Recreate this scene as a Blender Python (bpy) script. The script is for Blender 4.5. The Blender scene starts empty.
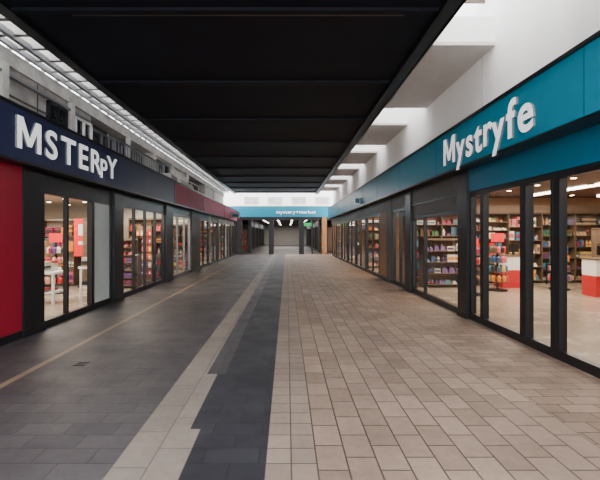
import bpy, math, random
from mathutils import Matrix, Vector
random.seed(7)
S = bpy.context.scene

# ---------------------------------------------------------------- materials
def lin(c):
    return tuple(((v/255)/12.92 if v/255 <= .04045 else ((v/255+.055)/1.055)**2.4) for v in c)
MATS = {}
def mat(name, rgb, rough=.6, metal=0., noise=.0, nscale=6., emit=0., spec=.5, bump=0.):
    if name in MATS: return MATS[name]
    m = bpy.data.materials.new(name); m.use_nodes = True
    nt = m.node_tree; p = nt.nodes['Principled BSDF']
    c = lin(rgb)
    p.inputs['Base Color'].default_value = (*c, 1)
    p.inputs['Roughness'].default_value = rough
    p.inputs['Metallic'].default_value = metal
    p.inputs['Specular IOR Level'].default_value = spec
    tc = nt.nodes.new('ShaderNodeTexCoord')
    n = nt.nodes.new('ShaderNodeTexNoise'); n.inputs['Scale'].default_value = nscale; n.inputs['Detail'].default_value = 6
    nt.links.new(tc.outputs['Object'], n.inputs['Vector'])
    r = nt.nodes.new('ShaderNodeValToRGB')
    a = max(noise, .02)
    r.color_ramp.elements[0].position = .3; r.color_ramp.elements[1].position = .7
    r.color_ramp.elements[0].color = (*[v*(1-a) for v in c], 1)
    r.color_ramp.elements[1].color = (*[min(1, v*(1+a)) for v in c], 1)
    nt.links.new(n.outputs['Fac'], r.inputs['Fac'])
    nt.links.new(r.outputs['Color'], p.inputs['Base Color'])
    if bump:
        b = nt.nodes.new('ShaderNodeBump'); b.inputs['Strength'].default_value = bump; b.inputs['Distance'].default_value = .01
        nt.links.new(n.outputs['Fac'], b.inputs['Height']); nt.links.new(b.outputs['Normal'], p.inputs['Normal'])
    if emit:
        nt.links.new(r.outputs['Color'], p.inputs['Emission Color'])
        p.inputs['Emission Strength'].default_value = emit
    MATS[name] = m
    return m

def brickmat(name, c1, c2, mortar, w, h, rot=0., rough=.5, ms=.006, var=.15, offset=.5, loc=(0, 0, 0), nscale=1.2):
    m = bpy.data.materials.new(name); m.use_nodes = True
    nt = m.node_tree; p = nt.nodes['Principled BSDF']; L = nt.links.new
    tc = nt.nodes.new('ShaderNodeTexCoord'); mp = nt.nodes.new('ShaderNodeMapping')
    mp.inputs['Rotation'].default_value = (0, 0, rot); mp.inputs['Location'].default_value = loc
    L(tc.outputs['Object'], mp.inputs['Vector'])
    b = nt.nodes.new('ShaderNodeTexBrick')
    b.offset = offset; b.inputs['Scale'].default_value = 1
    b.inputs['Brick Width'].default_value = w; b.inputs['Row Height'].default_value = h
    b.inputs['Mortar Size'].default_value = ms; b.inputs['Mortar Smooth'].default_value = .3
    b.inputs['Color1'].default_value = (*lin(c1), 1); b.inputs['Color2'].default_value = (*lin(c2), 1)
    b.inputs['Mortar'].default_value = (*lin(mortar), 1)
    L(mp.outputs['Vector'], b.inputs['Vector'])
    def noise(sc, lo, hi):
        n = nt.nodes.new('ShaderNodeTexNoise'); n.inputs['Scale'].default_value = sc; n.inputs['Detail'].default_value = 8
        n.inputs['Roughness'].default_value = .65
        L(tc.outputs['Object'], n.inputs['Vector'])
        mr = nt.nodes.new('ShaderNodeMapRange'); mr.inputs[1].default_value = .3; mr.inputs[2].default_value = .7
        mr.inputs[3].default_value = lo; mr.inputs[4].default_value = hi
        L(n.outputs['Fac'], mr.inputs[0]); return mr.outputs[0]
    vm = nt.nodes.new('ShaderNodeVectorMath'); vm.operation = 'SCALE'
    L(b.outputs['Color'], vm.inputs[0]); L(noise(nscale, 1-var, 1+var), vm.inputs['Scale'])
    vm2 = nt.nodes.new('ShaderNodeVectorMath'); vm2.operation = 'SCALE'
    L(vm.outputs[0], vm2.inputs[0]); L(noise(14, 1-var*.6, 1+var*.6), vm2.inputs['Scale'])
    L(vm2.outputs[0], p.inputs['Base Color'])
    L(noise(nscale*1.3, rough-.08, rough+.12), p.inputs['Roughness'])
    bp = nt.nodes.new('ShaderNodeBump'); bp.inputs['Strength'].default_value = .35; bp.inputs['Distance'].default_value = .004
    bp.invert = True
    L(b.outputs['Fac'], bp.inputs['Height']); L(bp.outputs['Normal'], p.inputs['Normal'])
    return m

def glassmat(name, tint=(.9, .92, .92), k=.09):
    m = bpy.data.materials.new(name); m.use_nodes = True
    nt = m.node_tree; nt.nodes.clear(); L = nt.links.new
    o = nt.nodes.new('ShaderNodeOutputMaterial'); mx = nt.nodes.new('ShaderNodeMixShader')
    t = nt.nodes.new('ShaderNodeBsdfTransparent'); t.inputs[0].default_value = (*tint, 1)
    g = nt.nodes.new('ShaderNodeBsdfGlossy'); g.inputs['Roughness'].default_value = .01
    ge = nt.nodes.new('ShaderNodeNewGeometry')
    d = nt.nodes.new('ShaderNodeVectorMath'); d.operation = 'DOT_PRODUCT'
    L(ge.outputs['Normal'], d.inputs[0]); L(ge.outputs['Incoming'], d.inputs[1])
    def mth(op, a, bb):
        n = nt.nodes.new('ShaderNodeMath'); n.operation = op
        for i, x in enumerate((a, bb)):
            if x is None: continue
            if isinstance(x, (int, float)): n.inputs[i].default_value = x
            else: L(x, n.inputs[i])
        return n.outputs[0]
    a = mth('ABSOLUTE', d.outputs['Value'], None); f = mth('SUBTRACT', 1.0, a); f = mth('POWER', f, 5.0)
    f = mth('MULTIPLY', f, 1-k); f = mth('ADD', f, k)
    L(f, mx.inputs[0]); L(t.outputs[0], mx.inputs[1]); L(g.outputs[0], mx.inputs[2])
    L(mx.outputs[0], o.inputs[0])
    return m

M_black = mat('black_frame', (26, 27, 30), .35, .2)
M_ceil = mat('ceiling_panel_dark', (17, 20, 29), .6, noise=.25, nscale=2, spec=.2)
M_seam = mat('ceiling_seam_bronze', (84, 73, 58), .5)
M_navy = mat('navy_fascia', (34, 43, 80), .45, noise=.06)
M_maroon = mat('maroon_fascia', (165, 32, 72), .6, noise=.06)
M_maroon2 = mat('rose_fascia', (215, 84, 126), .6, noise=.08)
M_crim = mat('crimson_panel', (145, 10, 42), .4, noise=.06)
M_teal = mat('teal_fascia', (14, 134, 162), .38, noise=.05)
M_teal2 = mat('teal_transom', (0, 100, 130), .4, noise=.05)
M_letter = mat('letter_white', (245, 246, 248), .4, emit=.65)
M_plainw = mat('gloss_white', (235, 235, 232), .4)
M_letside = mat('letter_edge', (120, 126, 134), .5)
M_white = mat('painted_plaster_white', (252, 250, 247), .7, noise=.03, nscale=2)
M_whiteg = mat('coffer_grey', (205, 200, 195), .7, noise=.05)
M_conc = mat('concrete', (165, 162, 157), .8, noise=.28, nscale=3, bump=.3)
M_conc_l = mat('concrete_light', (190, 187, 182), .75, noise=.2, nscale=3, bump=.2)
M_dkpanel = mat('charcoal_panel', (74, 70, 68), .5, noise=.1)
M_grey = mat('grey_metal', (140, 142, 145), .4, .6)
M_wood = mat('wood_panel', (150, 104, 62), .5, noise=.25, nscale=9)
M_wooddk = mat('wood_ceiling', (112, 86, 62), .6, noise=.2)
M_cream = mat('shop_wall_cream', (200, 188, 170), .7, noise=.04)
M_shelf = mat('shelf_board', (104, 86, 70), .5, noise=.1)
M_back = mat('shelf_back', (112, 92, 74), .6, noise=.1)
M_pale = mat('frosted_panel', (200, 210, 206), .35, noise=.03)
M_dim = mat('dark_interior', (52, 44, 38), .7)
M_lampw = mat('lamp_warm', (255, 214, 160), .5, emit=16)
M_lampc = mat('lamp_neutral', (255, 240, 220), .5, emit=14)
M_red = mat('shop_red', (190, 24, 30), .5)
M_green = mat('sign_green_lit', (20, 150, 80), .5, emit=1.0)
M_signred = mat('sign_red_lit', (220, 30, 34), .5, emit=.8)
M_warmwall = mat('shop_wall_warm', (170, 128, 90), .7, noise=.1)
M_hall = mat('hall_wall', (150, 146, 140), .7, noise=.1)
M_darkgl = mat('dark_window_glass', (44, 50, 56), .1)
M_drain = mat('drain_iron', (40, 40, 42), .5, .6)
M_leaf = mat('plant_leaf', (46, 84, 40), .6, noise=.3, nscale=20)
M_terra = mat('plant_pot', (60, 58, 58), .6)
G = glassmat('clear_glass')
Gsky = glassmat('roof_glass', (.95, .97, .98), .04)
R90 = math.pi/2
F_dark = brickmat('slate_tiles', (63, 60, 63), (75, 71, 73), (42, 40, 42), .4, .2, rot=0, rough=.48, ms=.005, var=.22, nscale=1.0)
F_char = brickmat('charcoal_pavers', (39, 39, 45), (48, 48, 54), (29, 29, 33), .4, .2, rot=0, rough=.52, ms=.005, var=.16)
F_strip = brickmat('light_stripe_stone', (120, 111, 103), (134, 124, 115), (86, 79, 73), .5, .25, rot=R90, rough=.55, ms=.005, var=.17, loc=(0, 1.21, 0))
F_thin = brickmat('thin_strip_stone', (124, 105, 86), (136, 116, 94), (98, 84, 68), .4, .12, rot=R90, rough=.5, var=.1, loc=(0, 3.08, 0))
F_sq = brickmat('small_square_pavers', (126, 112, 101), (140, 125, 112), (76, 66, 58), .2, .18, rot=R90, rough=.57, ms=.006, offset=0, var=.15, loc=(0, .15, 0))
F_light = brickmat('beige_pavers', (123, 105, 92), (148, 127, 112), (68, 57, 49), .32, .214, rot=R90, rough=.57, ms=.007, var=.2, loc=(0, -.21, 0))
F_light2 = brickmat('brown_pavers', (112, 93, 81), (136, 114, 100), (60, 50, 42), .34, .18, rot=0, rough=.55, ms=.007, var=.2)
F_shop = brickmat('shop_floor_tiles', (160, 145, 128), (168, 152, 134), (130, 116, 104), .6, .6, rough=.22, ms=.004, offset=0, var=.05)
PAL = [mat('pack_%d' % i, c, .5, noise=.1, nscale=30) for i, c in enumerate([
    (200, 34, 40), (220, 212, 198), (216, 136, 52), (50, 80, 140), (140, 32, 66), (224, 192, 116), (70, 116, 76),
    (96, 60, 116), (34, 34, 40), (190, 158, 126), (214, 100, 116), (110, 74, 50), (150, 140, 130), (70, 56, 50), (60, 90, 110), (60, 120, 140)])]
RED = [PAL[0], PAL[0], PAL[0], PAL[1], PAL[4], PAL[9], PAL[10], PAL[2], PAL[7], PAL[11], PAL[13]]
CLO = [mat('cloth_%d' % i, c, .9, noise=.15, nscale=12) for i, c in enumerate([
    (186, 176, 160), (50, 48, 50), (170, 34, 40), (110, 112, 116), (210, 204, 196), (140, 104, 78), (40, 40, 46)])]

# ---------------------------------------------------------------- builder
class B:
    def __init__(s, name):
        s.name = name; s.v = []; s.f = []; s.mi = []; s.m = []; s.T = lambda u, v, w: (u, v, w)
    def _m(s, m):
        if m not in s.m: s.m.append(m)
        return s.m.index(m)
    def quad(s, pts, m):
        i = len(s.v); s.v += [s.T(*p) for p in pts]; s.f.append(tuple(range(i, i+len(pts)))); s.mi.append(s._m(m))
    def box(s, x0, x1, y0, y1, z0, z1, m, top=None):
        i = len(s.v); t = top or (1, 1)
        cx, cy = (x0+x1)/2, (y0+y1)/2
        for z, sx, sy in ((z0, 1, 1), (z1, t[0], t[1])):
            for x, y in ((x0, y0), (x1, y0), (x1, y1), (x0, y1)):
                s.v.append(s.T(cx+(x-cx)*sx, cy+(y-cy)*sy, z))
        k = s._m(m)
        for q in ((3, 2, 1, 0), (4, 5, 6, 7), (0, 1, 5, 4), (1, 2, 6, 5), (2, 3, 7, 6), (3, 0, 4, 7)):
            s.f.append(tuple(i+a for a in q)); s.mi.append(k)
    def lathe(s, cx, cy, prof, m, n=8):
        i = len(s.v); k = s._m(m)
        for r, z in prof:
            for a in range(n):
                t = 2*math.pi*a/n; s.v.append(s.T(cx+r*math.cos(t), cy+r*math.sin(t), z))
        for j in range(len(prof)-1):
            for a in range(n):
                b = (a+1) % n
                s.f.append((i+j*n+a, i+j*n+b, i+(j+1)*n+b, i+(j+1)*n+a)); s.mi.append(k)
        s.f.append(tuple(i+a for a in reversed(range(n)))); s.mi.append(k)
        s.f.append(tuple(i+(len(prof)-1)*n+a for a in range(n))); s.mi.append(k)
    def done(s, parent=None, bevel=0, fixn=True):
        me = bpy.data.meshes.new(s.name); me.from_pydata(s.v, [], s.f)
        for m in s.m: me.materials.append(m)
        me.polygons.foreach_set('material_index', s.mi); me.update()
        if fixn:
            import bmesh
            bm = bmesh.new(); bm.from_mesh(me); bmesh.ops.recalc_face_normals(bm, faces=bm.faces); bm.to_mesh(me); bm.free()
        o = bpy.data.objects.new(s.name, me); S.collection.objects.link(o)
        if parent: o.parent = parent
        return o

# ---------------------------------------------------------------- floor
XL, XR = -4.17, 3.5
Y0, Y1 = -7, 33.5
b = B('floor')
def fl(x0, x1, y0, y1, m): b.quad([(x0, y0, 0), (x1, y0, 0), (x1, y1, 0), (x0, y1, 0)], m)
fl(XL-.12, -3.08, Y0, Y1, F_dark); fl(-3.08, -2.99, Y0, Y1, F_thin); fl(-2.99, -1.21, Y0, Y1, F_dark)
for y0, y1, xe in ((Y0, 3.3, -.71), (3.3, 4.6, -.80), (4.6, Y1, -.92)):
    fl(-1.21, xe, y0, y1, F_strip)
    if xe < -.71: fl(xe, -.71, y0, y1, F_dark if y0 > 4 else F_char)
fl(-.71, -.15, Y0, Y1, F_char); fl(-.15, .21, Y0, Y1, F_sq); fl(.21, 2.35, Y0, Y1, F_light); fl(2.35, XR+.09, Y0, Y1, F_light2)
b.done()
b = B('drain_cover')
cx, cy = -2.55, 4.96
for k in range(4): b.box(cx-.06+k*.032, cx-.045+k*.032, cy-.06, cy+.06, 0, .004, M_drain)
b.box(cx-.07, cx+.07, cy-.07, cy-.06, 0, .005, M_drain); b.box(cx-.07, cx+.07, cy+.06, cy+.07, 0, .005, M_drain)
b.done()

# ---------------------------------------------------------------- canopy ceiling
ZC = 4.9
b = B('ceiling')
b.box(-4.2, 2.45, 1.0, 31.5, ZC, ZC+.25, M_ceil)
b.box(2.2, 2.45, 1.0, 31.5, ZC-.10, ZC, M_black)
b.box(-4.2, -4.0, 1.0, 31.5, ZC-.06, ZC, M_black)
y = 3.2
while y < 31:
    b.box(-3.2, 1.75, y, y+.035, ZC-.025, ZC, M_seam)
    b.box(-4.0, 2.2, y-.16, y-.05, ZC-.05, ZC, M_ceil)
    y += 2.75
b.done()

# ---------------------------------------------------------------- left roof glazing strip
b = B('glazed_roof')
b.quad([(-5.0, -2, ZC+.29), (-4.2, -2, ZC+.29), (-4.2, 31.5, ZC+.29), (-5.0, 31.5, ZC+.29)], Gsky)
y = 1.2
while y < 31:
    b.box(-5.05, -4.2, y, y+.09, ZC+.06, ZC+.28, M_conc); y += .5
b.box(-4.66, -4.58, -2, 31.5, ZC+.0, ZC+.1, M_grey)
b.box(-4.9, -4.84, -2, 31.5, ZC+.0, ZC+.1, M_grey)
b.box(-4.28, -4.2, 1, 31.5, ZC, ZC+.3, M_grey)
b.done()

# ---------------------------------------------------------------- left upper storey
b = B('wall_left')
XU = -5.0
b.box(-5.3, XU, -4, 10.2, 3.3, 4.72, M_conc)
b.box(-5.3, XU+.06, -4, 31.5, 4.62, 4.9, M_conc)
b.box(-5.3, XU+.03, -4, 31.5, 3.3, 3.62, M_conc)
b.box(-5.9, -5.3, 10.2, 15, 3.3, 4.9, M_dkpanel)
b.box(-5.3, XU, 14.8, 20, 3.3, 4.72, M_conc_l)
b.box(-5.3, XU, 24, 31.5, 3.3, 4.72, M_conc_l)
b.box(-5.5, -5.3, 20, 24, 3.3, 4.72, M_dkpanel)
for y in (6.9, 9.1, 12.4, 14.8, 17.2, 19.8, 24, 27):
    b.box(-5.0, XU+.10, y, y+.16, 3.3, 4.62, M_conc_l)
for y in (3.5, 4.65, 5.8, 8.0): b.box(-5.0, XU+.012, y, y+.02, 3.6, 4.6, M_dkpanel)
b.box(-5.02, XU+.02, -4, 10, 4.10, 4.13, M_dkpanel)
b.box(-5.02, XU+.09, -4, 10, 4.42, 4.47, M_grey)
b.box(-5.0, -4.55, 10.2, 14.8, 3.5, 3.62, M_conc_l)      # balcony slab and upstand
b.box(-4.62, -4.55, 10.2, 14.8, 3.62, 3.8, M_conc_l)
b.box(-5.0, -4.6, 17.4, 19.7, 3.5, 4.0, M_conc_l)
b.done()
def upwin(y0, y1, z0, z1, x, nm, fr=M_plainw):
    b = B(nm)
    b.box(x-.02, x, y0, y1, z0, z1, M_darkgl)
    for a in (y0, (y0+y1)/2-.02, y1-.05): b.box(x, x+.05, a, a+.05, z0, z1, fr)
    for a in (z0, z1-.05): b.box(x, x+.05, y0, y1, a, a+.05, fr)
    b.done()
upwin(8.3, 9.0, 3.75, 4.4, XU+.02, 'window_1', M_black)
upwin(9.35, 10.15, 3.7, 4.4, XU+.02, 'window_2')
upwin(10.5, 12.2, 3.6, 4.5, XU-.28, 'window_3', M_grey)
upwin(12.7, 14.6, 3.6, 4.5, XU-.28, 'window_4', M_grey)
upwin(15.3, 16.9, 3.7, 4.5, XU+.02, 'window_5', M_grey)
upwin(20.2, 23.8, 3.7, 4.5, XU-.28, 'window_6')
b = B('balcony_railing')
b.box(-4.61, -4.56, 10.25, 14.75, 4.15, 4.2, M_grey)
y = 10.3
while y < 14.7: b.box(-4.6, -4.575, y, y+.025, 3.8, 4.16, M_grey); y += .2
b.done()
b = B('air_conditioner')
b.box(-4.95, -4.5, 15.5, 16.4, 3.52, 4.0, M_conc_l)
for k in range(8): b.box(-4.5, -4.48, 15.55, 16.35, 3.56+k*.05, 3.585+k*.05, M_grey)
b.box(-4.9, -4.55, 15.55, 15.62, 3.49, 3.52, M_black); b.box(-4.9, -4.55, 16.28, 16.35, 3.49, 3.52, M_black)
b.done()

# ---------------------------------------------------------------- left fascia
XF = -3.9
b = B('fascia_left')
b.box(-4.96, XF, -4, 13.9, 2.69, 3.46, M_navy)
b.box(-4.96, XF, 13.9, 18.8, 2.69, 3.46, M_maroon)
b.box(-4.96, XF, 18.8, 31.2, 2.69, 3.46, M_maroon2)
for y in (-1.5, 1, 3.5, 10.9): b.box(XF, XF+.004, y, y+.012, 2.7, 3.45, M_black)
b.box(-4.96, XF+.03, -4, 31.2, 3.44, 3.49, M_black)
b.box(-4.4, XF+.02, -4, 31.2, 2.66, 2.70, M_black)
for y in (13.88, 18.78, 24.8): b.box(XF, XF+.02, y, y+.05, 2.69, 3.46, M_black)
b.done()

Mpts = [(0, 0), (.135, 0), (.135, .47), (.305, .10), (.425, .10), (.595, .47), (.595, 0), (.73, 0), (.73, .73), (.56, .73), (.365, .29), (.17, .73), (0, .73)]
def glyph(ch, bold=.0):
    if ch == 'M':
        n = len(Mpts); vs = [(x, y, -.03) for x, y in Mpts]+[(x, y, .03) for x, y in Mpts]
        caps = [(0, 1, 2, 12), (12, 2, 3, 10, 11), (3, 4, 10), (10, 4, 5, 8, 9), (5, 6, 7, 8)]
        fs = []; nz = []
        for c in caps: fs.append(tuple(i+n for i in c)); nz.append(1); fs.append(tuple(reversed(c))); nz.append(-1)
        for i in range(n): j = (i+1) % n; fs.append((i, j, j+n, i+n)); nz.append(0)
        return vs, fs, nz
    c = bpy.data.curves.new('t', 'FONT'); c.body = ch; c.size = 1; c.extrude = .03; c.offset = bold
    c.resolution_u = 5
    o = bpy.data.objects.new('t', c); S.collection.objects.link(o)
    dg = bpy.context.evaluated_depsgraph_get(); dg.update()
    me = bpy.data.meshes.new_from_object(o.evaluated_get(dg))
    vs = [tuple(v.co) for v in me.vertices]; fs = [tuple(p.vertices) for p in me.polygons]
    nz = [p.normal.z for p in me.polygons]
    bpy.data.objects.remove(o); bpy.data.curves.remove(c); bpy.data.meshes.remove(me)
    return vs, fs, nz
def add_text(b, items, length, capH, depth, face, side, bold=.02, gap=.06):
    x = 0; out = []
    for ch, sc, dz, gm in items:
        vs, fs, nz = glyph(ch, bold)
        mn = min(v[0] for v in vs); mx = max(v[0] for v in vs)
        out.append(([((v[0]-mn)*sc+x, v[1]*sc+dz, v[2]) for v in vs], fs, nz)); x += (mx-mn)*sc+gap*gm
    tot = x-gap*items[-1][3]; ky = capH/.73; kx = length/tot
    for vs, fs, nz in out:
        i = len(b.v)
        for v in vs: b.v.append(b.T(v[0]*kx, (v[2]+.03)/.06*depth, v[1]*ky))
        for f, z in zip(fs, nz):
            b.f.append(tuple(i+a for a in f)); b.mi.append(b._m(face if z > .5 else side))
b = B('store_sign')
b.T = lambda u, v, w: (XF+v, 5.74+u, 2.86+w)
add_text(b, [('M', 1, 0, 1.3), ('S', 1, 0, 1.3), ('T', 1, 0, 1.3), ('E', 1, 0, 1.3), ('R', 1, 0, -.5), ('P', .85, -.08, -.2), ('Y', 1, 0, 1)], 3.38, .47, .03, M_letter, M_letside, bold=.018, gap=.12)
b.done(fixn=False)
XS = 3.2
b = B('store_sign')
b.T = lambda u, v, w: (XS-v, 8.1-u, 2.99+w)
add_text(b, [('M', 1, 0, 1), ('y', 1, 0, 1), ('s', 1, 0, 1), ('t', 1, 0, 1), ('r', 1, .06, -.5), ('y', 1.0, 0, .8), ('f', 1.05, 0, .8), ('e', 1.05, 0, 1)], 2.95, .52, .03, M_letter, M_letside, bold=.022, gap=.07)
b.done(fixn=False)

# ---------------------------------------------------------------- right fascia + upper wall
b = B('fascia_right')
b.box(XS, XR+.09, -4, 31.2, 2.86, 3.65, M_teal)
b.box(XS-.03, XR+.09, -4, 31.2, 3.63, 3.68, M_black)
b.box(XS-.02, XR+.09, -4, 31.2, 2.83, 2.87, M_black)
for y in (-1.6, 1.2, 4.3, 8.6, 11.4, 14.2, 17, 19.8, 22.6, 25.4, 28.2): b.box(XS-.004, XS, y, y+.014, 2.87, 3.64, M_teal2)
b.box(3.46, 3.59, -4, 7.7, 2.42, 2.86, M_teal2)
b.box(3.46, 3.59, 7.7, 31.2, 2.42, 2.86, M_dkpanel)
b.done()
b = B('wall_right')
XW = 3.62
b.box(XW, XW+.3, -4, 31.5, 3.6, 6.3, M_white)
b.box(XW-.12, XW, 2.0, 4.9, 3.68, 6.3, M_white)
b.box(XW-.004, XW, 7.4, 7.42, 3.7, 4.9, M_whiteg)
b.done()
b = B('ceiling_coffers')
for y0, y1 in ((1.0, 4.2), (6.95, 10.4), (12.0, 14.7), (16.0, 18.6), (20, 22.4), (23.8, 26.2), (27.6, 30)):
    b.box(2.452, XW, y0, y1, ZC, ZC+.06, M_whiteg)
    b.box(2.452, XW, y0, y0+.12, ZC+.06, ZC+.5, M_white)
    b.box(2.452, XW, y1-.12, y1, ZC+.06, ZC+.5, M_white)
b.box(2.40, 2.452, 1.0, 31.5, ZC-.1, ZC+.9, M_white)
b.done()
b = B('skylight_frame')
y = 1.0
while y < 31:
    b.box(2.42, XW, y, y+.05, ZC+.95, ZC+1.03, M_seam); y += .9
b.box(3.0, 3.05, 1.0, 31.5, ZC+.95, ZC+1.03, M_seam)
b.quad([(2.4, 1, ZC+1.04), (XW, 1, ZC+1.04), (XW, 31.5, ZC+1.04), (2.4, 31.5, ZC+1.04)], Gsky)
b.done()

# ---------------------------------------------------------------- storefront glazing
wn = [7]
def bay(side, y0, y1, zt=2.42, mull=(), sill=.12, door=False, glass=None, fr=M_black, t=.06):
    X = XR if side > 0 else XL
    nm = ('door_%d' if door else 'window_%d') % wn[0]; wn[0] += 1
    b = B(nm)
    if side > 0: b.T = lambda u, v, w: (X+v, u, w)
    else: b.T = lambda u, v, w: (X-v, u, w)
    b.box(y0, y1, -.02, .08, 0, sill, fr); b.box(y0, y1, -.02, .08, zt-.09, zt, fr)
    b.box(y0, y0+t, -.02, .08, sill, zt-.09, fr); b.box(y1-t, y1, -.02, .08, sill, zt-.09, fr)
    for q in mull: b.box(q-.03, q+.03, -.01, .07, sill, zt-.09, fr)
    if glass: b.box(y0+t, y1-t, .025, .035, sill, zt-.09, glass)
    else: b.quad([(y0+t, .03, sill), (y1-t, .03, sill), (y1-t, .03, zt-.09), (y0+t, .03, zt-.09)], G)
    if door:
        for s0 in (y0+.06, y1-.1): b.box(s0, s0+.04, -.03, .09, sill, zt-.09, fr)
        b.box(y0+.12, y0+.135, -.07, -.055, .95, 1.25, M_black)
        for z in (.97, 1.2): b.box(y0+.12, y0+.135, -.06, .02, z, z+.02, M_black)
    return b.done()
def column(side, y0, y1, m, z1=2.82, out=.08, dep=.09):
    b = B('storefront_column')
    x = XR if side > 0 else XL
    if side > 0: b.box(x-out, x+dep, y0, y1, 0, z1, m); b.box(x-out-.015, x+dep, y0-.01, y1+.01, 0, .12, M_black)
    else: b.box(x-dep, x+out, y0, y1, 0, z1, m); b.box(x-dep, x+out+.015, y0-.01, y1+.01, 0, .12, M_black)
    b.done()
ZL = 2.655
bay(1, -4, .9); bay(1, .9, 3.0); bay(1, 3.0, 5.17)
bay(1, 5.17, 5.92, door=True)
bay(1, 5.92, 7.15); bay(1, 7.15, 7.62)
column(1, 7.62, 8.02, M_black)
bay(1, 8.02, 11.1, zt=2.12, mull=(10.2,))
b = B('trim_1'); b.box(3.47, 3.59, 8.02, 11.1, 2.12, 2.42, M_dkpanel); b.box(3.45, 3.47, 8.02, 11.1, 2.40, 2.44, M_black); b.done()
column(1, 11.1, 11.6, M_black)
bay(1, 11.6, 13.2, mull=(12.4,))
column(1, 13.2, 13.9, M_dkpanel, out=.05)
column(1, 13.9, 14.9, M_wood, z1=2.5, out=.03)
ys = 14.9
while ys < 30:
    column(1, ys, ys+.25, M_black, out=.03)
    bay(1, ys+.25, ys+2.7, mull=(ys+1.5,)); ys += 2.7
column(-1, 5.55, 6.22, M_crim, z1=ZL, out=.05)
column(-1, 6.22, 6.75, M_black, z1=ZL)
bay(-1, 6.75, 8.56, zt=2.4, mull=(7.6,)); bay(-1, 8.56, 9.5, zt=2.4, glass=M_pale)
column(-1, 9.5, 10.02, M_black, z1=ZL)
bay(-1, 10.02, 13.6, zt=2.4, mull=(10.95, 11.8, 12.7))
column(-1, 13.6, 14.4, M_black, z1=ZL)
bay(-1, 14.4, 17.2, zt=2.4, mull=(15.3, 16.3), fr=M_grey)
column(-1, 17.2, 18.9, M_dkpanel, z1=ZL)
bay(-1, -4, 2.5, zt=2.4, mull=(-1,)); bay(-1, 2.5, 5.55, zt=2.4, mull=(4,))
ys = 18.9
while ys < 31:
    bay(-1, ys, ys+2.3, zt=2.4, mull=(ys+1.1,)); column(-1, ys+2.3, ys+2.75, M_black if int(ys) % 2 else M_conc_l, z1=ZL, out=.04); ys += 2.75
b = B('trim_2')
b.box(XL-.12, XL+.02, -4, 5.55, 2.4, ZL, M_black); b.box(XL-.12, XL+.02, 6.75, 31.2, 2.4, ZL, M_black); b.done()

# ---------------------------------------------------------------- shop interiors
def shelf(T, length, H=2.0, D=.4, levels=5, pal=PAL, back=None, dens=1.0, head=None):
    back = back or M_back
    b = B('display_shelf'); b.T = T
    b.box(0, length, D, D+.03, 0.015, H, back)
    n = max(1, round(length/1.2))
    for k in range(n+1):
        u = k*length/n; b.box(max(0, u-.012), min(length, u+.012), 0, D, 0.015, H, M_shelf)
    if head: b.box(0, length, -.01, .02, H-.02, H+.22, head)
    g = B('merchandise'); g.T = T
    for s in range(n):
        u0, u1 = s*length/n+.02, (s+1)*length/n-.02
        lv = levels+random.choice((-1, 0, 0, 1, 2)); lv = max(2, lv)
        hs = [.12+k*(H-.16)/lv for k in range(lv+1)]
        sub = random.sample(pal, min(7, len(pal)))
        if random.random() < .28 and H > 1.6:
            b.box(u0-.02, u1+.02, D-.06, D, .1, H-.05, M_back)
            z = .45
            while z < H-.1:
                u = u0+.03; m = random.choice(sub)
                while u < u1-.1:
                    g.box(u, u+.1, D-.16, D-.06, z-.18, z, random.choice((m, random.choice(sub)))); g.box(u+.03, u+.07, D-.165, D-.16, z-.13, z-.06, M_plainw)
                    u += .13
                z += .26
            b.box(u0-.02, u1+.02, 0, D, .08, .12, M_shelf)
            continue
        for h in hs: b.box(u0-.02, u1+.02, 0, D, h-.022, h, M_shelf)
        for k in range(lv):
            room = hs[k+1]-hs[k]-.04; u = u0+.01
            while u < u1-.08:
                m = random.choice(sub); m2 = random.choice(pal)
                w = random.uniform(.07, .24); h = room*random.uniform(.35, .9); rep = random.randint(1, 3)
                kind = random.random()
                for _ in range(rep):
                    if u+w > u1: break
                    d0 = random.uniform(.01, .1); hh = h*random.uniform(.94, 1)
                    if kind < .3: g.box(u, u+w*.92, d0, D*.85, hs[k]+.001, hs[k]+hh, m); g.box(u+.015, u+w*.92-.015, d0-.004, d0, hs[k]+hh*.25, hs[k]+hh*.7, m2)
                    elif kind < .65:
                        r = min(w*.45, .05); w = r*2.2
                        g.lathe(u+r, d0+r, [(r, hs[k]+.001), (r, hs[k]+hh*.6), (r*.45, hs[k]+hh*.78), (r*.45, hs[k]+hh)], m, 7)
                        g.lathe(u+r, d0+r, [(r*1.03, hs[k]+hh*.2), (r*1.03, hs[k]+hh*.48)], m2, 7)
                    elif kind < .8:
                        z = hs[k]+.001
                        while z+.07 < hs[k]+room*.8: g.box(u, u+w*.9, d0, D*.8, z, z+.06, random.choice((m, m2))); z += .066
                    else:
                        g.box(u, u+w*.9, d0, D*.8, hs[k]+.001, hs[k]+hh*.6, m, top=(.75, .6)); g.box(u+w*.3, u+w*.6, d0+.1, D*.6, hs[k]+hh*.6, hs[k]+hh*.8, m2, top=(.6, .6))
                    u += w
                u += random.uniform(.0, .05)/dens
    o = b.done(fixn=True)
    g.done(parent=o, fixn=False)
    return o
def faceY(x0, y, z=0): return lambda u, v, w: (x0+u, y+v, z+w)
def faceXneg(x, y0): return lambda u, v, w: (x+v, y0+u, w)
def faceXpos(x, y0): return lambda u, v, w: (x-v, y0+u, w)

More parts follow.
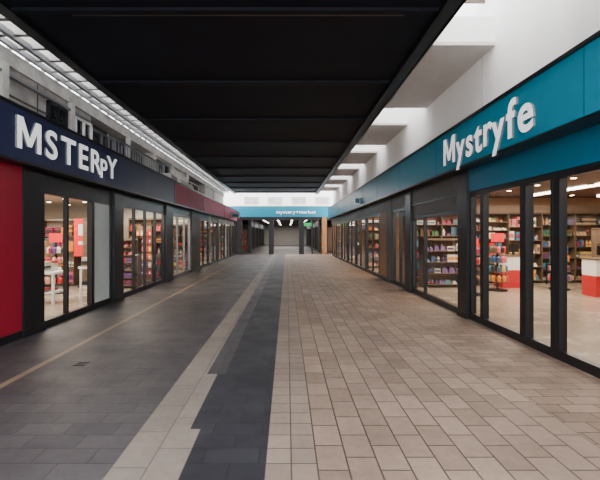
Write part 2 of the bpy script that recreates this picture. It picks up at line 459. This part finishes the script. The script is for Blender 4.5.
def shell(x0, x1, y0, y1, h, wm, cm, fm, front=True):
    b = B('shop_interior')
    b.box(x0, x1, y0, y1, -.05, .015, fm)
    b.box(x0, x1, y0, y1, h, h+.06, cm)
    b.box(x0, x1, y1-.08, y1, .015, h, wm)
    if front: b.box(x0, x1, y0, y0+.08, .015, h, wm)
    if x0 > 0 or not front: b.box(x1-.08, x1, y0, y1, .015, h, wm)
    if x0 < 0: b.box(x0, x0+.08, y0, y1, .015, h, wm)
    b.done()
LP = 4.2
def alamp(x, y, z, sx, sy, p, col=(1, .82, .62)):
    l = bpy.data.lights.new('shop_ceiling_lamp', 'AREA'); l.shape = 'RECTANGLE'; l.size = sx; l.size_y = sy; l.energy = p*LP; l.color = col
    o = bpy.data.objects.new('shop_ceiling_lamp', l); o.location = (x, y, z); S.collection.objects.link(o)
def spots(x0, x1, y0, y1, z, nx, ny, m=M_lampw, r=.06):
    b = B('spotlight_row')
    for i in range(nx):
        for j in range(ny):
            x = x0+(x1-x0)*(i+.5)/nx; y = y0+(y1-y0)*(j+.5)/ny
            b.lathe(x, y, [(r+.02, z), (r+.02, z-.03)], M_black, 10); b.lathe(x, y, [(r, z-.03), (r*.8, z-.045)], m, 10)
    b.done(fixn=False)
def table(x, y, w, d, h=.8, pal=CLO):
    b = B('display_table')
    b.box(x-w/2, x+w/2, y-d/2, y+d/2, h-.05, h, M_plainw)
    for sx in (-1, 1):
        for sy in (-1, 1):
            b.box(x+sx*(w/2-.05)-.025, x+sx*(w/2-.05)+.025, y+sy*(d/2-.05)-.025, y+sy*(d/2-.05)+.025, .015, h-.05, M_plainw)
    b.box(x-w/2+.04, x+w/2-.04, y-d/2+.04, y+d/2-.04, .25, .29, M_plainw)
    o = b.done()
    g = B('folded_goods')
    u = x-w/2+.05
    while u < x+w/2-.2:
        for v in (y-d/2+.04, y+.02):
            for hh in (h, .29):
                for k in range(random.randint(2, 5)):
                    g.box(u+random.uniform(0, .02), u+.24, v, v+d/2-.1, hh, hh+.045, random.choice(pal)); hh += .047
        u += .3
    g.done(parent=o, fixn=False)
def rack(x0, y, L, alongX=True, h=1.5):
    b = B('clothes_rack')
    b.T = (lambda u, v, w: (x0+u, y+v, w)) if alongX else (lambda u, v, w: (x0+v, y+u, w))
    for u in (0, L): b.box(u-.015, u+.015, -.015, .015, .015, h, M_grey); b.box(u-.02, u+.02, -.25, .25, .015, .04, M_grey)
    b.box(0, L, -.012, .012, h-.02, h, M_grey)
    u = .08
    while u < L-.1:
        c = random.choice(CLO); l = random.uniform(.65, .95)
        b.box(u, u+.04, -.26, .26, h-.08-l, h-.08, c, top=(1, .72)); b.box(u+.015, u+.025, -.005, .005, h-.08, h+.01, M_grey)
        u += random.uniform(.055, .09)
    b.done()
def counter(x, y, w, d, h=1.0):
    b = B('shop_counter')
    b.box(x-w/2, x+w/2, y-d/2, y+d/2, .015, h*.55, M_red); b.box(x-w/2, x+w/2, y-d/2, y+d/2, h*.55, h-.04, M_plainw)
    b.box(x-w/2-.03, x+w/2+.03, y-d/2-.03, y+d/2+.03, h-.04, h, M_shelf)
    b.box(x-.15, x+.15, y-.03, y, h+.08, h+.32, M_black); b.box(x-.03, x+.03, y-.02, y+.02, h, h+.1, M_black)
    b.done()
def poster(x0, x1, y, z0, z1, m=None):
    b = B('poster_sign'); m = m or M_signred
    b.box(x0, x1, y, y+.04, z0, z1, m); b.box(x0+(x1-x0)*.2, x1-(x1-x0)*.2, y-.01, y, z0+(z1-z0)*.55, z1-(z1-z0)*.15, M_plainw)
    b.box(x0+(x1-x0)*.2, x1-(x1-x0)*.35, y-.01, y, z0+(z1-z0)*.3, z0+(z1-z0)*.4, M_plainw)
    xm = (x0+x1)/2
    b.box(xm-.02, xm+.02, y+.005, y+.035, .015, z0, M_black); b.box(xm-.2, xm+.2, y-.1, y+.14, .015, .05, M_black); b.done()
def stand(x, y, pal, h=1.3):
    b = B('promotion_stand')
    b.lathe(x, y, [(.26, .015), (.26, .06), (.03, .07), (.03, h)], M_black, 16)
    z = .3; r = .3
    while z < h:
        b.lathe(x, y, [(r, z-.02), (r, z)], M_shelf, 16)
        for a in range(10):
            t = a*math.pi/5; cx, cy = x+(r-.07)*math.cos(t), y+(r-.07)*math.sin(t); m = random.choice(pal)
            b.lathe(cx, cy, [(.055, z+.001), (.06, z+.12), (.03, z+.17)], m, 7)
        z += .27; r -= .025
    b.lathe(x, y, [(.02, h), (.02, h+.1)], M_black, 8); b.box(x-.18, x+.18, y-.01, y+.01, h+.1, h+.35, M_signred)
    b.done()
def plant(x, y, h=1.2):
    b = B('potted_plant')
    b.lathe(x, y, [(.13, .015), (.19, .38), (.2, .4), (.17, .4), (.16, .36)], M_terra, 14)
    b.lathe(x, y, [(.02, .36), (.015, h*.6)], M_wood, 6)
    for i in range(46):
        a = random.uniform(0, 6.283); z = random.uniform(.4, h*.65); L = random.uniform(.22, .4); up = random.uniform(.15, .45)
        dx, dy = math.cos(a), math.sin(a); px, py = -dy*.045, dx*.045
        p0 = (x, y, z); pm = (x+dx*L*.5, y+dy*L*.5, z+up); p1 = (x+dx*L, y+dy*L, z+up*.8)
        b.quad([p0, (pm[0]+px, pm[1]+py, pm[2]), p1, (pm[0]-px, pm[1]-py, pm[2])], M_leaf)
    b.done(fixn=False)

# right big shop
shell(3.6, 11.5, -4, 13.7, 2.86, M_warmwall, M_wooddk, F_shop)
shelf(faceY(4.0, 13.15), 6.6, H=2.35, levels=6, pal=PAL, head=M_back)
shelf(faceY(4.1, 12.0), 1.5, H=1.5, levels=4, pal=PAL)
shelf(faceY(8.7, 11.0), 1.9, H=1.8, levels=5, pal=PAL)
shelf(faceXneg(10.9, 1), 9, H=2.1, levels=5, head=M_red)
counter(6.9, 12.2, .9, .5); counter(8.2, 10.4, .7, .5)
stand(6.0, 11.4, PAL); stand(4.9, 10.6, RED, h=1.15); stand(7.9, 11.6, PAL, h=1.25)
spots(4.2, 10.8, 3, 13, 2.86, 5, 8)
b = B('linear_light')
for x in (5.4, 7.6, 9.8): b.box(x-.04, x+.04, 2, 12.6, 2.80, 2.86, M_lampc)
b.done()
alamp(6.5, 10.8, 2.75, 5, 3.5, 100); alamp(7.5, 4.5, 2.75, 5, 5, 45)
for (y0, y1) in ((13.9, 19.9), (19.9, 25.9), (25.9, 31.2)):
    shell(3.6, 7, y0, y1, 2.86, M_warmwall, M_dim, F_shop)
    shelf(faceY(3.85, y1-.6), 2.9, H=2.3, levels=5, pal=PAL)
    shelf(faceY(4.2, y0+2.4), 1.6, H=1.5, levels=4, pal=RED)
    spots(3.9, 6.5, y0+.5, y1-.5, 2.86, 3, 4, r=.08)
    alamp(5.0, (y0+y1)/2, 2.75, 2.5, 4, 70, (1, .72, .45))

# left shop
shell(-10, -4.3, 5.9, 14.55, 2.65, M_cream, M_cream, F_shop)
shelf(faceY(-8.8, 12.4), 2.2, H=2.1, levels=4, pal=PAL, back=M_cream)
poster(-6.5, -5.8, 12.2, .95, 2.1)
rack(-7.6, 11.4, .9); table(-4.9, 10.3, .7, .5)
table(-5.7, 9.4, .8, .6, h=.75)
stand(-6.3, 10.9, RED)
shelf(faceY(-5.55, 14.0), 1.2, H=2.2, levels=5, pal=RED)
shelf(faceXpos(-5.7, 12.0), 1.9, H=2.1, levels=5, pal=PAL)
for y in (11.6, 12.8):
    shelf(faceY(-5.0, y+.2), .6, H=1.5 if y < 12 else 1.9, levels=4, D=.3, pal=RED)
spots(-9, -4.6, 6.3, 14, 2.65, 4, 7, m=M_lampc)
alamp(-6.8, 9.5, 2.55, 4, 5, 110, (1, .9, .76)); alamp(-5.1, 12.6, 2.55, 1.2, 2.5, 45, (1, .85, .7))
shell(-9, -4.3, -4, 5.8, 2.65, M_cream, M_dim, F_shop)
rack(-6.5, 1.0, 1.8, alongX=False); alamp(-6.5, 1, 2.55, 3, 4, 30)
for (y0, y1, c) in ((14.6, 18.8, M_conc_l), (18.9, 25, M_warmwall), (25, 31.6, M_warmwall)):
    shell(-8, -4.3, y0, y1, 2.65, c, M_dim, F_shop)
    shelf(faceY(-7.2, y1-.6), 2.7, H=2.1, levels=5, pal=PAL)
    rack(-6.0, y0+2, 1.3)
    plant(-4.75, y0+1.2, 1.5)
    spots(-7.5, -4.6, y0+.5, y1-.5, 2.65, 3, 4, r=.08)
    alamp(-5.8, (y0+y1)/2, 2.55, 2.5, 3.5, 55, (1, .78, .55))

# ---------------------------------------------------------------- far end: cross fascia and the hall beyond
b = B('wall_far')
YE = 33.2
b.box(-6, 6, YE, YE+.3, 3.1, 3.98, M_teal)
b.box(-6, 6, YE+.6, YE+.9, 3.95, 5.4, M_white)
b.box(-6, 6, YE, YE+.9, 3.96, 4.02, M_conc_l)
for x in (-5.2, -3.95, -1.3, 1.2, 3.1): b.box(x-.2, x+.2, YE-.05, YE+.28, 0, 3.1, M_black if x < 3 else M_wood)
b.box(-6, 6, YE, YE+.25, 2.85, 3.1, M_black)
for x in (-3, 2.1): b.box(x-.05, x+.05, YE+.05, YE+.15, 0, 2.85, M_black)
for x in (-3, -1, 1, 3): b.box(x-.6, x+.6, YE+.55, YE+.6, 4.2, 4.8, M_conc_l)
b.done()
b = B('store_sign')
b.T = lambda u, v, w: (-.9+u, YE-v, 3.38+w)
add_text(b, [(c, 1, 0, 1) for c in 'mystery'] + [('+', 1, 0, 2)] + [(c, 1, 0, 1) for c in 'market'], 3.3, .28, .04, M_letter, M_letter, bold=.01)
b.done(fixn=False)
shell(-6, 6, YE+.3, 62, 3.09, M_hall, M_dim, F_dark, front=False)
b = B('storefront_row')
for k in range(5):
    y = 36+k*5
    for sx in (-1, 1):
        x = sx*3.4 if sx < 0 else 2.9
        b.box(x-.1, x+.1, y, y+.5, .015, 3.09, M_black); b.box(x-.06, x+.06, y+.5, y+5, 2.4, 3.09, (M_navy, M_teal, M_maroon, M_teal2, M_dkpanel)[k])
        b.box(x-.05, x+.05, y+.5, y+5, .015, .2, M_black); b.box(x-.05, x+.05, y+2.6, y+2.7, .2, 2.4, M_black)
b.done()
shelf(faceXpos(-4.2, 36.5), 20, H=2.3, levels=4, D=.5, pal=RED); shelf(faceXneg(3.7, 36.5), 20, H=2.3, levels=4, D=.5, pal=PAL)
b = B('hanging_sign'); b.box(1.5, 2.3, 36, 36.06, 2.4, 2.7, M_green); b.box(1.6, 1.62, 36.01, 36.05, 2.7, 3.09, M_black); b.box(2.18, 2.2, 36.01, 36.05, 2.7, 3.09, M_black); b.done()
spots(-3.0, 2.6, YE+.9, 60, 3.09, 4, 12, m=M_lampc, r=.12)
alamp(0, 39, 2.95, 5, 8, 75, (1, .9, .78)); alamp(0, 55, 2.95, 6, 9, 150, (1, .93, .86))
b = B('hanging_sign')
b.box(-3.9, -3.25, 27.5, 27.6, 2.75, 3.15, M_conc_l); b.box(-3.9, -3.3, 27.53, 27.57, 3.15, 3.2, M_black); b.box(-3.75, -3.35, 27.48, 27.5, 2.85, 3.05, M_teal2); b.done()
b = B('hanging_sign')
b.box(2.95, 3.2, 17.5, 17.58, 2.95, 3.25, M_plainw); b.box(2.98, 3.17, 17.48, 17.5, 3.0, 3.2, M_teal2); b.done()

# ---------------------------------------------------------------- light
w = bpy.data.worlds.new('overcast_sky'); S.world = w; w.use_nodes = True
nt = w.node_tree; bg = nt.nodes['Background']
bg.inputs[0].default_value = (.98, .975, 1, 1); bg.inputs[1].default_value = 8.4

# ---------------------------------------------------------------- camera
c = bpy.data.cameras.new('camera'); c.sensor_width = 36; c.lens = 24; c.shift_x = 13/600; c.shift_y = -5/600; c.clip_end = 200
o = bpy.data.objects.new('camera', c); o.location = (0, 0, 1.6); o.rotation_euler = (math.pi/2, 0, 0)
S.collection.objects.link(o); S.camera = o
